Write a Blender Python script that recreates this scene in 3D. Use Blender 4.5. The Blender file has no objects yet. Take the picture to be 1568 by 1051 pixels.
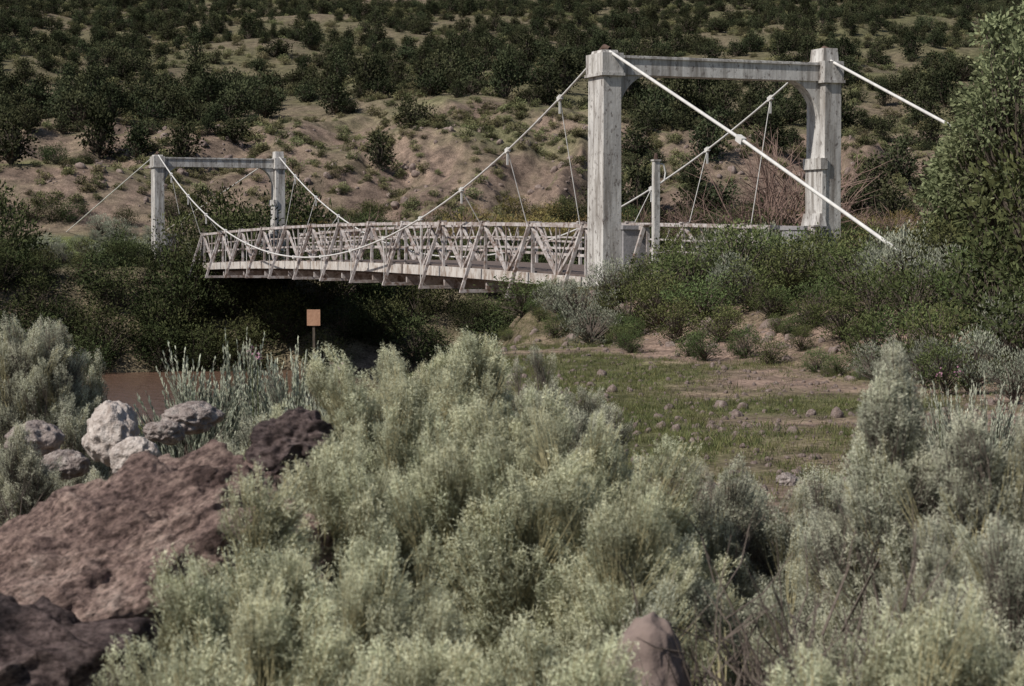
import bpy, math, random
import numpy as np
from mathutils import Vector, Matrix, noise
random.seed(5)
rng = np.random.default_rng(11)
scene = bpy.context.scene
FPX = 3049.0
def BX(px, D): return (px-784.0)/FPX*D
def BZ(py, D): return -(py-370.0)/FPX*D

# ------------------------------------------------------------ noise / terrain
TAB = rng.random((256,256))
def vn(x,y,seed=0):
    x=np.asarray(x,float)+seed*17.3; y=np.asarray(y,float)+seed*9.7
    xi=np.floor(x).astype(int); yi=np.floor(y).astype(int)
    fx=x-xi; fy=y-yi; fx=fx*fx*(3-2*fx); fy=fy*fy*(3-2*fy)
    a=TAB[xi&255,yi&255]; b=TAB[(xi+1)&255,yi&255]; c=TAB[xi&255,(yi+1)&255]; d=TAB[(xi+1)&255,(yi+1)&255]
    return (a*(1-fx)+b*fx)*(1-fy)+(c*(1-fx)+d*fx)*fy
def fbm(x,y,o=4,seed=0):
    s=0;amp=.5;t=0
    for i in range(o):
        s=s+amp*(vn(x*2**i,y*2**i,seed+i)-.5); t+=amp; amp*=.5
    return s/t*2
def ss(a,b,x):
    t=np.clip((np.asarray(x,float)-a)/(b-a),0,1); return t*t*(3-2*t)
C=np.array([5.116,50.0]); AX=np.array([-.368,.930]); AX/=np.linalg.norm(AX); R=np.array([AX[1],-AX[0]])
def st(x,y):
    dx=x-C[0]; dy=y-C[1]
    return dx*AX[0]+dy*AX[1], dx*R[0]+dy*R[1]
def WP(s,t,z): 
    p=C+AX*s+R*t
    return np.array([p[0],p[1],z])
WATER=-5.8
def height(x,y):
    x=np.asarray(x,float); y=np.asarray(y,float)
    s,t=st(x,y)
    zn=np.interp(y,[-40,0,10,22,34,60],[-1.6,-1.62,-1.7,-2.0,-2.05,-2.05])+fbm(x/3.,y/3.,4,1)*.12
    left=ss(-0.5,-4.5,x)
    zn=zn-left*np.interp(y,[16,24,30,38,48],[0,.35,.75,1.8,3.6])
    e=ss(-7.6,-3.6,t)*ss(-46,-34,s)
    zn=zn*(1-e)+(-1.05+fbm(x/1.5,y/1.5,3,4)*.1)*e
    s0=-8+8.6*ss(-9,-4.0,t)-3*ss(6,14,t)
    k=ss(0,9,s-s0+fbm(x/5.,y/5.,3,3)*1.2)
    zn=zn*(1-k)+(-6.5)*k
    zf=np.interp(y,[80,95,105,118,128,134,152,175,200,250,300,400,500,700,1000],
                   [-1.8,-1.4,-1.0,-.3,.7,1.3,8.3,11.5,15.5,23,31,47,63,98,130])
    spur=np.exp(-((x+8)/15.)**2)
    ramp=ss(120,150,y)
    zf=zf+ramp*(fbm(x/28.,y/28.,3,7)*2.6+spur*1.2*ss(200,150,y))+fbm(x/9.,y/9.,4,8)*.8*ss(100,135,y)
    bm_=ss(129,136,y)*ss(172,153,y)
    wx=x+fbm(x/7,y/7,3,70)*4
    gull=np.abs(fbm(wx/5.,y/22.,2,12)); g2=np.abs(fbm(wx/2.1,y/9.,3,14))
    zf=zf-(gull*3.0+g2*.9)*bm_+fbm(x/1.6,y/1.6,4,15)*.16*ss(100,135,y)
    sh=ss(-18,-30,x)*ss(122,132,y)*ss(150,138,y)
    zf=zf*(1-sh)+(np.interp(y,[122,130,136,141,150],[.2,3.2,5.3,5.5,7.5])-g2*.8*ss(138,134,y))*sh
    zf=zf-ss(60,150,x)*ss(300,600,y)*10
    kf=ss(42,50,s+fbm(x/6.,y/6.,3,5)*2.0)
    return zn*(1-kf)+zf*kf
def hz(x,y): return float(height(np.array([x]),np.array([y]))[0])

# ------------------------------------------------------------ mesh builder
class MB:
    def __init__(s): s.V=[];s.F=[];s.A=[];s.M=[];s.n=0
    def add(s,V,F,attr=0.5,m=0):
        V=np.asarray(V,float).reshape(-1,3); F=np.asarray(F,int).reshape(-1,4)
        s.V.append(V); s.F.append(F+s.n); s.n+=len(V)
        s.A.append(np.broadcast_to(np.asarray(attr,float),(len(V),)).copy())
        s.M.append(np.full(len(F),m,int))
    def build(s,name,mats,smooth=False):
        V=np.concatenate(s.V);F=np.concatenate(s.F);A=np.concatenate(s.A);M=np.concatenate(s.M)
        me=bpy.data.meshes.new(name)
        me.vertices.add(len(V)); me.vertices.foreach_set('co',V.astype(np.float32).ravel())
        me.loops.add(len(F)*4); me.loops.foreach_set('vertex_index',F.astype(np.int32).ravel())
        me.polygons.add(len(F)); me.polygons.foreach_set('loop_start',np.arange(0,len(F)*4,4,dtype=np.int32))
        me.polygons.foreach_set('material_index',M.astype(np.int32))
        me.polygons.foreach_set('use_smooth',np.full(len(F),smooth))
        me.update(calc_edges=True)
        at=me.attributes.new('v','FLOAT','POINT'); at.data.foreach_set('value',A.astype(np.float32))
        for m in mats: me.materials.append(m)
        return me
def nrm(v): return v/(np.linalg.norm(v,axis=-1,keepdims=True)+1e-9)
def add_leaves(mb,P,D,l,w,attr,m=0):
    n=len(P); D=nrm(D); side=nrm(np.cross(D,rng.normal(size=(n,3))))
    l=np.broadcast_to(l,(n,))[:,None]; w=np.broadcast_to(w,(n,))[:,None]
    V=np.stack([P,P+D*l*.55+side*w*.5,P+D*l,P+D*l*.55-side*w*.5],1).reshape(-1,3)
    F=np.arange(n*4).reshape(n,4)
    mb.add(V,F,np.repeat(np.broadcast_to(attr,(n,)),4),m)
def add_tube(mb,pts,rad,n=3,attr=.5,m=0):
    pts=np.asarray(pts,float); k=len(pts); rad=np.broadcast_to(rad,(k,))
    t=nrm(np.gradient(pts,axis=0)); ref=np.array([.31,.95,.02]) if abs(t[0][1])<.9 else np.array([1,.1,.02])
    u=nrm(np.cross(t,ref)); v=np.cross(t,u)
    ang=np.arange(n)*2*math.pi/n
    V=(pts[:,None,:]+rad[:,None,None]*(np.cos(ang)[None,:,None]*u[:,None,:]+np.sin(ang)[None,:,None]*v[:,None,:])).reshape(-1,3)
    F=[[i*n+j,i*n+(j+1)%n,(i+1)*n+(j+1)%n,(i+1)*n+j] for i in range(k-1) for j in range(n)]
    mb.add(V,F,attr,m)
BOXF=[[0,3,2,1],[4,5,6,7],[0,1,5,4],[1,2,6,5],[2,3,7,6],[3,0,4,7]]
def add_beam(mb,p,q,w,h,m=0,up=(0,0,1)):
    p=np.asarray(p,float);q=np.asarray(q,float);d=nrm(q-p);up=np.asarray(up,float)
    if abs(np.dot(d,up))>.97: up=np.array([AX[0],AX[1],0.])
    x=nrm(np.cross(d,up)); z=np.cross(x,d)
    V=[c+x*sx*w/2+z*sz*h/2 for c in (p,q) for sx,sz in ((-1,-1),(1,-1),(1,1),(-1,1))]
    mb.add(V,BOXF,.5,m)
def new_obj(name,data,parent=None,coll=None):
    o=bpy.data.objects.new(name,data); (coll or scene.collection).objects.link(o)
    if parent: o.parent=parent
    return o

# ------------------------------------------------------------ materials
def mat_new(name):
    m=bpy.data.materials.new(name); m.use_nodes=True; nt=m.node_tree; nt.nodes.clear()
    return m,nt,nt.nodes,nt.links
def ramp(N,stops):
    r=N.new('ShaderNodeValToRGB'); e=r.color_ramp.elements
    while len(e)<len(stops): e.new(.5)
    for i,(p,c) in enumerate(stops): e[i].position=p; e[i].color=(*c,1) if len(c)==3 else c
    return r
def mixc(N,L,fac,a,b,mode='MIX'):
    x=N.new('ShaderNodeMix'); x.data_type='RGBA'; x.blend_type=mode
    for sock,val in ((x.inputs[0],fac),(x.inputs[6],a),(x.inputs[7],b)):
        if isinstance(val,bpy.types.NodeSocket): L.new(val,sock)
        elif isinstance(val,(int,float)): sock.default_value=val
        else: sock.default_value=(*val,1)
    return x.outputs[2]
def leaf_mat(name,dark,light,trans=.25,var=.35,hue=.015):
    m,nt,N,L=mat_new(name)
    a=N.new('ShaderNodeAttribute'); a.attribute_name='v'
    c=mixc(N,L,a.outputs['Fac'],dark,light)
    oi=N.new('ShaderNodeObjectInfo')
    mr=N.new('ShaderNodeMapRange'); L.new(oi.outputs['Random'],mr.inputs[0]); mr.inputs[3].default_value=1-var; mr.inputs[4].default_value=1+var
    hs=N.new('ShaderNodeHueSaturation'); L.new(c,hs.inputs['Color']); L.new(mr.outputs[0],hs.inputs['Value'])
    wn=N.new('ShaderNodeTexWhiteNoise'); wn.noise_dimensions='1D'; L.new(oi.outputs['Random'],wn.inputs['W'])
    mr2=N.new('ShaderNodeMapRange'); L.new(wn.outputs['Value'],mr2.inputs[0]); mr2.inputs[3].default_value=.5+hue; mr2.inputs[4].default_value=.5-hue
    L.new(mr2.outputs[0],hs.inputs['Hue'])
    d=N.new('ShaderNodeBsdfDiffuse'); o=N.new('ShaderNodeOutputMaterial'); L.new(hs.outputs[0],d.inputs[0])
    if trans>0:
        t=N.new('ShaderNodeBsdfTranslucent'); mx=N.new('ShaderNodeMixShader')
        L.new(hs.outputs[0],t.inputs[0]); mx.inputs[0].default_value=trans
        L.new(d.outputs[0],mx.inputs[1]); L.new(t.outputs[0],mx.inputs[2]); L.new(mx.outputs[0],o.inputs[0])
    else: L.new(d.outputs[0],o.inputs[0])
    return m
def noise_mat(name,stops,scale=3,detail=6,rough=.85,bump=.3,bscale=20,bdist=.02,stretch=(1,1,1),dirt=None,dirt2=None,coords='Object'):
    m,nt,N,L=mat_new(name)
    tc=N.new('ShaderNodeTexCoord'); mp=N.new('ShaderNodeMapping'); L.new(tc.outputs[coords],mp.inputs[0]); mp.inputs['Scale'].default_value=stretch
    n=N.new('ShaderNodeTexNoise'); n.inputs['Scale'].default_value=scale; n.inputs['Detail'].default_value=detail; n.inputs['Roughness'].default_value=.65; L.new(mp.outputs[0],n.inputs[0])
    r=ramp(N,stops); L.new(n.outputs[0],r.inputs[0]); col=r.outputs[0]
    for dd in (dirt,dirt2):
        if not dd: continue
        n3=N.new('ShaderNodeTexNoise'); n3.inputs['Scale'].default_value=dd[0]; n3.inputs['Detail'].default_value=8; n3.inputs['Roughness'].default_value=.7
        mp2=N.new('ShaderNodeMapping'); mp2.inputs['Scale'].default_value=dd[3]; L.new(tc.outputs[coords],mp2.inputs[0]); L.new(mp2.outputs[0],n3.inputs[0])
        r3=ramp(N,[(dd[1],(0,0,0)),(dd[2],(1,1,1))]); L.new(n3.outputs[0],r3.inputs[0])
        col=mixc(N,L,r3.outputs[0],col,dd[4])
    b=N.new('ShaderNodeBsdfPrincipled'); b.inputs['Roughness'].default_value=rough; b.inputs['Specular IOR Level'].default_value=.25
    L.new(col,b.inputs['Base Color'])
    n2=N.new('ShaderNodeTexNoise'); n2.inputs['Scale'].default_value=bscale; n2.inputs['Detail'].default_value=8; L.new(tc.outputs[coords],n2.inputs[0])
    bp=N.new('ShaderNodeBump'); bp.inputs['Strength'].default_value=bump; bp.inputs['Distance'].default_value=bdist
    L.new(n2.outputs[0],bp.inputs['Height']); L.new(bp.outputs[0],b.inputs['Normal'])
    o=N.new('ShaderNodeOutputMaterial'); L.new(b.outputs[0],o.inputs[0])
    return m
M_bark=noise_mat('bark',[(.3,(.05,.04,.033)),(.7,(.14,.115,.09))],8)
M_stem=noise_mat('stem_tan',[(.35,(.19,.175,.10)),(.65,(.44,.39,.23))],5)
M_wood=noise_mat('stem_woody',[(.3,(.07,.055,.045)),(.7,(.17,.14,.12))],6)
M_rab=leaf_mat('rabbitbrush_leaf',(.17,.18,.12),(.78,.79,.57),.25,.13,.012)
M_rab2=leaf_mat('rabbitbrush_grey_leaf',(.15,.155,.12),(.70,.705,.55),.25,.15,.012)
M_sage=leaf_mat('sage_leaf',(.20,.215,.165),(.60,.63,.50),.2,.18)
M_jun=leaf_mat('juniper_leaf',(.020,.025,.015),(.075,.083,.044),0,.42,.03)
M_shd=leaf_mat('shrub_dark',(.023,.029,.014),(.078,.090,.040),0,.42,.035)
M_shg=leaf_mat('shrub_green',(.045,.06,.024),(.17,.20,.085),.25,.28,.03)
M_tree=leaf_mat('tree_leaf',(.08,.095,.045),(.36,.39,.22),.25,.2)
M_gs=leaf_mat('shrub_grey',(.11,.12,.09),(.36,.375,.29),.15,.25)
M_yb=leaf_mat('willow_dry',(.10,.08,.035),(.25,.20,.085),0,.3,.02)
M_scr=leaf_mat('hill_scrub',(.085,.085,.045),(.22,.215,.11),0,.5,.035)
M_grass=leaf_mat('grass_blade',(.075,.085,.036),(.21,.22,.095),.25,.4,.035)
M_flow=leaf_mat('pink_petal',(.45,.20,.30),(.62,.36,.45),.2,.1)
M_twig=noise_mat('bare_twig',[(.3,(.12,.08,.065)),(.7,(.26,.18,.15))],3)
M_conc=noise_mat('tower_concrete',[(.30,(.40,.39,.38)),(.5,(.57,.555,.535)),(.70,(.70,.685,.655))],1.6,8,.85,.35,14,.015,(1,1,.35),
    dirt=(3.2,.43,.62,(1.5,1.5,.14),(.25,.23,.21)),dirt2=(9,.55,.65,(1,1,.6),(.15,.13,.12)))
M_conc2=noise_mat('abutment_concrete',[(.3,(.18,.175,.185)),(.7,(.33,.32,.33))],1.5,8,.9,.4,14,.02,(1,1,.5))
M_paint=noise_mat('truss_paint',[(.3,(.35,.325,.32)),(.65,(.60,.56,.545))],2.2,8,.6,.15,20,.005,dirt=(4.5,.47,.61,(1,1,1),(.17,.115,.09)),dirt2=(1.2,.5,.66,(1,1,1),(.26,.215,.19)))
M_girder=noise_mat('girder_paint',[(.3,(.42,.40,.38)),(.65,(.66,.62,.58))],1.2,8,.6,.15,20,.005,dirt=(3,.47,.63,(1,1,.5),(.25,.19,.15)))
M_cable=noise_mat('cable_paint',[(.3,(.50,.49,.48)),(.7,(.70,.69,.66))],4,5,.55,.1,40,.003)
M_dark=noise_mat('rusty_iron',[(.3,(.05,.035,.03)),(.7,(.14,.09,.07))],5)
M_deck=noise_mat('deck_timber',[(.3,(.09,.07,.06)),(.7,(.18,.14,.125))],4)
M_rockp=noise_mat('stone',[(.35,(.15,.12,.11)),(.5,(.26,.22,.205)),(.65,(.39,.35,.325))],3,8,.9,.6,10,.04)
M_rocks=noise_mat('small_stone',[(.3,(.12,.09,.08)),(.5,(.22,.17,.15)),(.75,(.36,.31,.28))],2,6,.9,.6,8,.05)
M_rockw=noise_mat('pale_stone',[(.35,(.27,.225,.20)),(.5,(.42,.37,.34)),(.65,(.56,.51,.475))],3.5,8,.9,.5,9,.04)

# ------------------------------------------------------------ scatter node groups
def scatter_group(name,meshes):
    coll=bpy.data.collections.new(name+'_kinds')
    for i,me in enumerate(meshes):
        o=bpy.data.objects.new(f'{name}_kind_{i}',me); coll.objects.link(o)
    g=bpy.data.node_groups.new(name+'_scatter','GeometryNodeTree')
    g.interface.new_socket(name='Geometry',in_out='INPUT',socket_type='NodeSocketGeometry')
    g.interface.new_socket(name='Geometry',in_out='OUTPUT',socket_type='NodeSocketGeometry')
    N=g.nodes;L=g.links
    gi=N.new('NodeGroupInput');go=N.new('NodeGroupOutput')
    ci=N.new('GeometryNodeCollectionInfo'); ci.inputs['Collection'].default_value=coll; ci.inputs['Separate Children'].default_value=True; ci.inputs['Reset Children'].default_value=True
    ip=N.new('GeometryNodeInstanceOnPoints'); ip.inputs['Pick Instance'].default_value=True
    def na(nm,ty):
        a=N.new('GeometryNodeInputNamedAttribute'); a.data_type=ty; a.inputs['Name'].default_value=nm; return a.outputs['Attribute']
    L.new(gi.outputs[0],ip.inputs['Points']); L.new(ci.outputs[0],ip.inputs['Instance'])
    L.new(na('idx','INT'),ip.inputs['Instance Index']); L.new(na('rot','FLOAT_VECTOR'),ip.inputs['Rotation']); L.new(na('scl','FLOAT_VECTOR'),ip.inputs['Scale'])
    L.new(ip.outputs[0],go.inputs[0])
    return g,len(meshes)
def scatter(name,grp,P,rot=None,scl=None,parent=None):
    g,k=grp; P=np.asarray(P,float); n=len(P)
    if rot is None: rot=np.stack([rng.normal(0,.06,n),rng.normal(0,.06,n),rng.uniform(0,6.28,n)],1)
    if scl is None: scl=rng.uniform(.8,1.2,n)
    scl=np.asarray(scl,float)
    if scl.ndim==1: scl=np.stack([scl]*3,1)
    me=bpy.data.meshes.new(name); me.vertices.add(n); me.vertices.foreach_set('co',P.astype(np.float32).ravel())
    a=me.attributes.new('idx','INT','POINT'); a.data.foreach_set('value',rng.integers(0,k,n).astype(np.int32))
    a=me.attributes.new('rot','FLOAT_VECTOR','POINT'); a.data.foreach_set('vector',rot.astype(np.float32).ravel())
    a=me.attributes.new('scl','FLOAT_VECTOR','POINT'); a.data.foreach_set('vector',scl.astype(np.float32).ravel())
    me.update()
    o=new_obj(name,me,parent); md=o.modifiers.new('scatter','NODES'); md.node_group=g
    return o

# ------------------------------------------------------------ plant meshes
def plume(ntw=26,L=.42,spread=.075,mat=M_rab,nl=26,stemmat=M_stem):
    """a rabbitbrush branch: twigs rising side by side into a fluffy rounded top of thread-like leaves"""
    mb=MB()
    add_tube(mb,[(0,0,-.12),(0,0,L*.25),(0,0,L*.5)],[.0045,.004,.0025],3,.3,1)
    for i in range(ntw):
        ph=rng.uniform(0,6.28); rho=spread*math.sqrt(rng.random()); zt=L*(1-.30*(rho/spread)**2)*rng.uniform(.92,1.02)
        hs=L*rng.uniform(.15,.6); x,y=math.cos(ph)*rho,math.sin(ph)*rho
        p0=np.array([x*.3,y*.3,hs*.8])+rng.normal(0,.008,3); p2=np.array([x,y,zt])+rng.normal(0,.004,3); p1=np.array([x*.9,y*.9,hs+(zt-hs)*.4])+rng.normal(0,.007,3)
        t=np.linspace(0,1,4)[:,None]; path=(1-t)**2*p0+2*t*(1-t)*p1+t*t*p2
        add_tube(mb,path,[.0018,.0016,.0013,.001],3,.3,1)
        m1=nl; m2=int(nl*1.4)
        u=np.concatenate([rng.uniform(.10,.92,m1)**.8,rng.uniform(.78,1.0,m2)])[:,None]
        P=(1-u)**2*p0+2*u*(1-u)*p1+u*u*p2; T=nrm(2*(1-u)*(p1-p0)+2*u*(p2-p1))
        P[m1:]+=rng.normal(0,.006,(m2,3))
        D=T*.65+nrm(rng.normal(size=P.shape))*.8
        ll=np.concatenate([rng.uniform(.016,.030,m1),rng.uniform(.006,.014,m2)])
        ww=np.concatenate([rng.uniform(.0014,.0022,m1),rng.uniform(.0016,.0025,m2)])
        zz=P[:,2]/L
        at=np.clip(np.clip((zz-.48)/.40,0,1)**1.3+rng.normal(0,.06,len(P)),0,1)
        add_leaves(mb,P,D,ll,ww,at,0)
    return mb.build('plume',[mat,stemmat])
def spike(mat=M_sage,L=.5,n=4):
    mb=MB()
    for i in range(n):
        x,y=rng.normal(0,.03,2); h=L*rng.uniform(.7,1.05); e=np.array([x*2.2,y*2.2,h])
        add_tube(mb,[(x*.3,y*.3,-.1),(x,y,h*.5),tuple(e)],[.004,.003,.0015],3,.3,1)
        m=54; u=rng.uniform(.12,1,m)[:,None]
        P=np.array([x*.3,y*.3,0])*(1-u)+e*u
        rad=nrm(np.stack([rng.normal(size=m),rng.normal(size=m),np.zeros(m)],1))
        D=rad*.45*(1.15-u)+np.array([0,0,1.])+rng.normal(0,.1,(m,3))
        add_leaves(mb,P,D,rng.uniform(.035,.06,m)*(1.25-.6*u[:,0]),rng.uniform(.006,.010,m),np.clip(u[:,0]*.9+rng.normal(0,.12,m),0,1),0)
    return mb.build('spike',[mat,M_wood])
def crown(mat,rx=.5,rz=.5,zc=.5,ncl=40,nl=30,ll=.06,lw=.03,cl=.13,bark=M_bark,trunk=.03,upb=.3,shape=0):
    """uneven crown: clumps of leaf faces on limbs"""
    mb=MB(); H=zc+rz
    for i in range(ncl):
        d=nrm(rng.normal(size=3)); rr=rng.uniform(.35,1.0)**.6
        c=np.array([d[0]*rx*rr,d[1]*rx*rr,zc+d[2]*rz*rr])
        if shape==1:
            f=np.clip(1.15-(c[2]/H)**1.6,.2,1.1); c[0]*=f;c[1]*=f
        if c[2]<0: c[2]=abs(c[2])*.5
        sc=cl*rng.uniform(.7,1.4)
        b=np.array([c[0]*.15,c[1]*.15,max(c[2]*.35,0)])
        add_tube(mb,[b,(b+c)/2+rng.normal(0,.04*rx,3),c],[trunk*.5,trunk*.32,trunk*.12],3,.3,1)
        n=int(nl*rng.uniform(.7,1.3)); off=rng.normal(size=(n,3))*sc*.6; off[:,2]*=.8
        P=c+off; D=nrm(off)+np.array([0,0,upb])+rng.normal(0,.35,(n,3))
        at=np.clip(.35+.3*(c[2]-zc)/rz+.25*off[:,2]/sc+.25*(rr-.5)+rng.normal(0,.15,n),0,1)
        add_leaves(mb,P,D,ll*rng.uniform(.6,1.3,n),lw*rng.uniform(.7,1.3,n),at,0)
    if trunk>.02: add_tube(mb,[(0,0,-.3),(.02,0,zc*.5),(0,.02,zc)],[trunk,trunk*.8,trunk*.4],6,.3,1)
    return mb.build('crown',[mat,bark])
def bare(h=1.5,n=26,th=1.,mat=None,sp=.42,k=5):
    mb=MB()
    for i in range(n):
        d=nrm(np.array([rng.normal(0,sp),rng.normal(0,sp),1.])); l=h*rng.uniform(.5,1)
        p=np.array([rng.normal(0,.08),rng.normal(0,.08),-.1]); q=p+d*l*.55; e=q+nrm(d+rng.normal(0,.2,3))*l*.45
        add_tube(mb,[p,q,e],[.012*th,.009*th,.003*th],3,.5,0)
        for j in range(k):
            u=rng.uniform(.35,.95); b=p+(e-p)*u; dd=nrm(d+rng.normal(0,.55,3))
            add_tube(mb,[b,b+dd*l*.18,b+dd*l*.35+rng.normal(0,.03,3)],[.006*th,.005*th,.002*th],3,.5,0)
    return mb.build('bare',[mat or M_twig])
def tuft(h=.08,n=26,mat=M_grass):
    mb=MB(); P=np.stack([rng.normal(0,.06,n),rng.normal(0,.06,n),np.full(n,-.01)],1)
    D=np.stack([rng.normal(0,.45,n),rng.normal(0,.45,n),np.ones(n)],1)
    add_leaves(mb,P,D,h*rng.uniform(.5,1.2,n),.006,rng.uniform(0,1,n),0)
    return mb.build('tuft',[mat])
def rockmesh(seed,sub=3,sx=1,sy=.8,sz=.65,mat=M_rockp,amp=.28,fine=0):
    import bmesh
    bm=bmesh.new(); bmesh.ops.create_icosphere(bm,subdivisions=sub,radius=1)
    o=Vector((seed*3.7,seed*1.3,seed*5.1))
    for v in bm.verts:
        c=v.co.copy(); k=1+amp*noise.noise(c*1.1+o)+amp*.6*(abs(noise.noise(c*2.3+o))*-2+.5)+amp*.3*noise.noise(c*6+o)
        if fine: k+=fine*(noise.noise(c*11+o)+.7*noise.noise(c*23+o)+.6*noise.noise(c*47+o)-1.2*max(0,noise.noise(c*15-o)-.15))
        v.co=Vector((c.x*sx,c.y*sy,c.z*sz))*k
    me=bpy.data.meshes.new('rock'); bm.to_mesh(me); bm.free(); me.materials.append(mat)
    for p in me.polygons: p.use_smooth=True
    return me

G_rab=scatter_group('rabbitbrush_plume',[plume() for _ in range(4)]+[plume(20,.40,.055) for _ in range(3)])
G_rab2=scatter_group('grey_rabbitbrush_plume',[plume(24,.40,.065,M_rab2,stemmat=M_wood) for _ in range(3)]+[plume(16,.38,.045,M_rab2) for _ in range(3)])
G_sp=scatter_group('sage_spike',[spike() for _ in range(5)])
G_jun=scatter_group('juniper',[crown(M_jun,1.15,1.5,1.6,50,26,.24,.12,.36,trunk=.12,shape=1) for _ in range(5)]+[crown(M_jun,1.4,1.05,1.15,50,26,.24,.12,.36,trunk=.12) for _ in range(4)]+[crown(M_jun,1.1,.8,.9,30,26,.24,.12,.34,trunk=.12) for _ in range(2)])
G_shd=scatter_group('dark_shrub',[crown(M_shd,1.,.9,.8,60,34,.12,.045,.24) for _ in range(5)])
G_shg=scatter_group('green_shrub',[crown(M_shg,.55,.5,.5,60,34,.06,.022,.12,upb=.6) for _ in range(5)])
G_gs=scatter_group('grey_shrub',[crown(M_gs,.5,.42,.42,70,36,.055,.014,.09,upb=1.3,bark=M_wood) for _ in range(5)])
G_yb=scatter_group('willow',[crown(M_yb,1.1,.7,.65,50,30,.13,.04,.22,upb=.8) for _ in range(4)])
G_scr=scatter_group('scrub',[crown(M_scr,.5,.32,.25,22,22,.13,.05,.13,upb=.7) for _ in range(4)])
G_bare=scatter_group('bare_shrub',[bare(th=1.7,n=20,sp=.5) for _ in range(4)])
G_btree=scatter_group('bare_tree',[bare(h=1.5,n=22,th=.9,sp=.5,k=10) for _ in range(3)])
G_dead=scatter_group('dead_twigs',[bare(.6,22,.4,M_wood) for _ in range(3)])
G_tuft=scatter_group('grass_tuft',[tuft() for _ in range(4)]+[tuft(.14,16) for _ in range(2)])
G_rock=scatter_group('stone',[rockmesh(i,3,mat=M_rocks) for i in range(6)])

# ------------------------------------------------------------ terrain sheet
nx,ny=440,470
u=np.linspace(-1,1,nx); xs=420*np.sinh(5.0*u)/np.sinh(5.0)
w=np.linspace(0,1,ny); ys=-25+30*w+ (np.exp(5.2*w)-1)/(math.exp(5.2)-1)*960
ys=np.sort(np.concatenate([ys,np.linspace(126,176,120)]))
ny=len(ys)
X,Y=np.meshgrid(xs,ys); Z=height(X,Y)
V=np.stack([X,Y,Z],-1).reshape(-1,3)
ii=np.arange(ny-1)[:,None]*nx+np.arange(nx-1)[None,:]; ii=ii.ravel()
F=np.stack([ii,ii+1,ii+1+nx,ii+nx],1)
mb=MB(); mb.add(V,F)
S_,T_=st(X,Y)
eps=.8; gx=(height(X+eps,Y)-Z)/eps; gy=(height(X,Y+eps)-Z)/eps; slope=np.hypot(gx,gy)
def cl(c): return np.array(c)[None,None,:]
n1=(fbm(X/14,Y/14,4,21)*.5+.5)[...,None]; n2=(fbm(X/2.5,Y/2.5,4,22)*.5+.5)[...,None]
near=cl((.27,.20,.165)); grassn=cl((.145,.145,.075))
g=np.clip(.47+2.8*(n2-.5)+1.2*(n1-.5)+(ss(18,26,Y)*.26)[...,None],0,1)
coln=near*(1-g)+grassn*g
emb=(ss(-8,-6.5,T_)*ss(-3.2,-4.5,T_))[...,None]*np.clip(.3+2*(n2-.3),0,1); coln=coln*(1-.6*emb)+cl((.14,.10,.08))*.6*emb
far_g=cl((.125,.122,.068)); far_s=cl((.165,.136,.10)); k=np.clip(.5+2*(n1-.5)+1.2*(n2-.5),0,1)
colf=far_g*k+far_s*(1-k)
blf=(ss(.20,.36,slope)*ss(118,126,Y)*ss(176,164,Y))[...,None]
n3=(fbm(X/5,Y/5,4,61)*.5+.5)[...,None]; n4=(fbm(X/1.8,Y/3,4,63)*.5+.5)[...,None]
bcol=cl((.22,.168,.138))*np.clip(1.3-n3,0,1)+cl((.10,.076,.062))*np.clip(n3-.2,0,1)
bcol=bcol*(.6+.7*n4); bgk=np.clip((n4-.5)*4+.1,0,1)*.4; bcol=bcol*(1-bgk)+cl((.115,.112,.065))*bgk
colf=colf*(1-blf)+bcol*blf
gr=(ss(-14,-26,X)*ss(96,103,Y)*ss(126,120,Y))[...,None]; colf=colf*(1-gr*.8)+cl((.12,.155,.05))*gr*.8
shf=(ss(-18,-30,X)*ss(135,138,Y)*ss(146,142,Y))[...,None]; colf=colf*(1-shf*.7)+cl((.15,.165,.07))*shf*.7
top=(np.exp(-((X+5)/14)**2)*ss(147,151,Y)*ss(176,164,Y))[...,None]*np.clip(.3+2.5*(n3-.4),0,1); colf=colf*(1-top*.7)+cl((.15,.165,.08))*top*.7
kf=ss(40,46,S_)[...,None]; col=coln*(1-kf)+colf*kf
bank=(ss(-2.3,-3.6,Z)*ss(90,80,Y))[...,None]; col=col*(1-bank*.7)+cl((.09,.065,.048))*bank*.7
m,nt,N,L=mat_new('ground_soil')
at=N.new('ShaderNodeAttribute'); at.attribute_name='gcol'
tc=N.new('ShaderNodeTexCoord')
a1=N.new('ShaderNodeTexNoise'); a1.inputs['Scale'].default_value=1.1; a1.inputs['Detail'].default_value=10; a1.inputs['Roughness'].default_value=.72; L.new(tc.outputs['Object'],a1.inputs[0])
r1=ramp(N,[(.34,(.45,.45,.45)),(.66,(1.5,1.47,1.43))]); L.new(a1.outputs[0],r1.inputs[0])
c1=mixc(N,L,1.0,at.outputs['Color'],r1.outputs[0],'MULTIPLY')
a2=N.new('ShaderNodeTexNoise'); a2.inputs['Scale'].default_value=14; a2.inputs['Detail'].default_value=8; L.new(tc.outputs['Object'],a2.inputs[0])
r2=ramp(N,[(.35,(.60,.58,.56)),(.65,(1.35,1.35,1.35))]); L.new(a2.outputs[0],r2.inputs[0])
c2=mixc(N,L,1.0,c1,r2.outputs[0],'MULTIPLY')
b=N.new('ShaderNodeBsdfPrincipled'); b.inputs['Roughness'].default_value=.95; b.inputs['Specular IOR Level'].default_value=.1; L.new(c2,b.inputs['Base Color'])
bp=N.new('ShaderNodeBump'); bp.inputs['Strength'].default_value=.8; bp.inputs['Distance'].default_value=.15; L.new(a1.outputs[0],bp.inputs['Height'])
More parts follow.
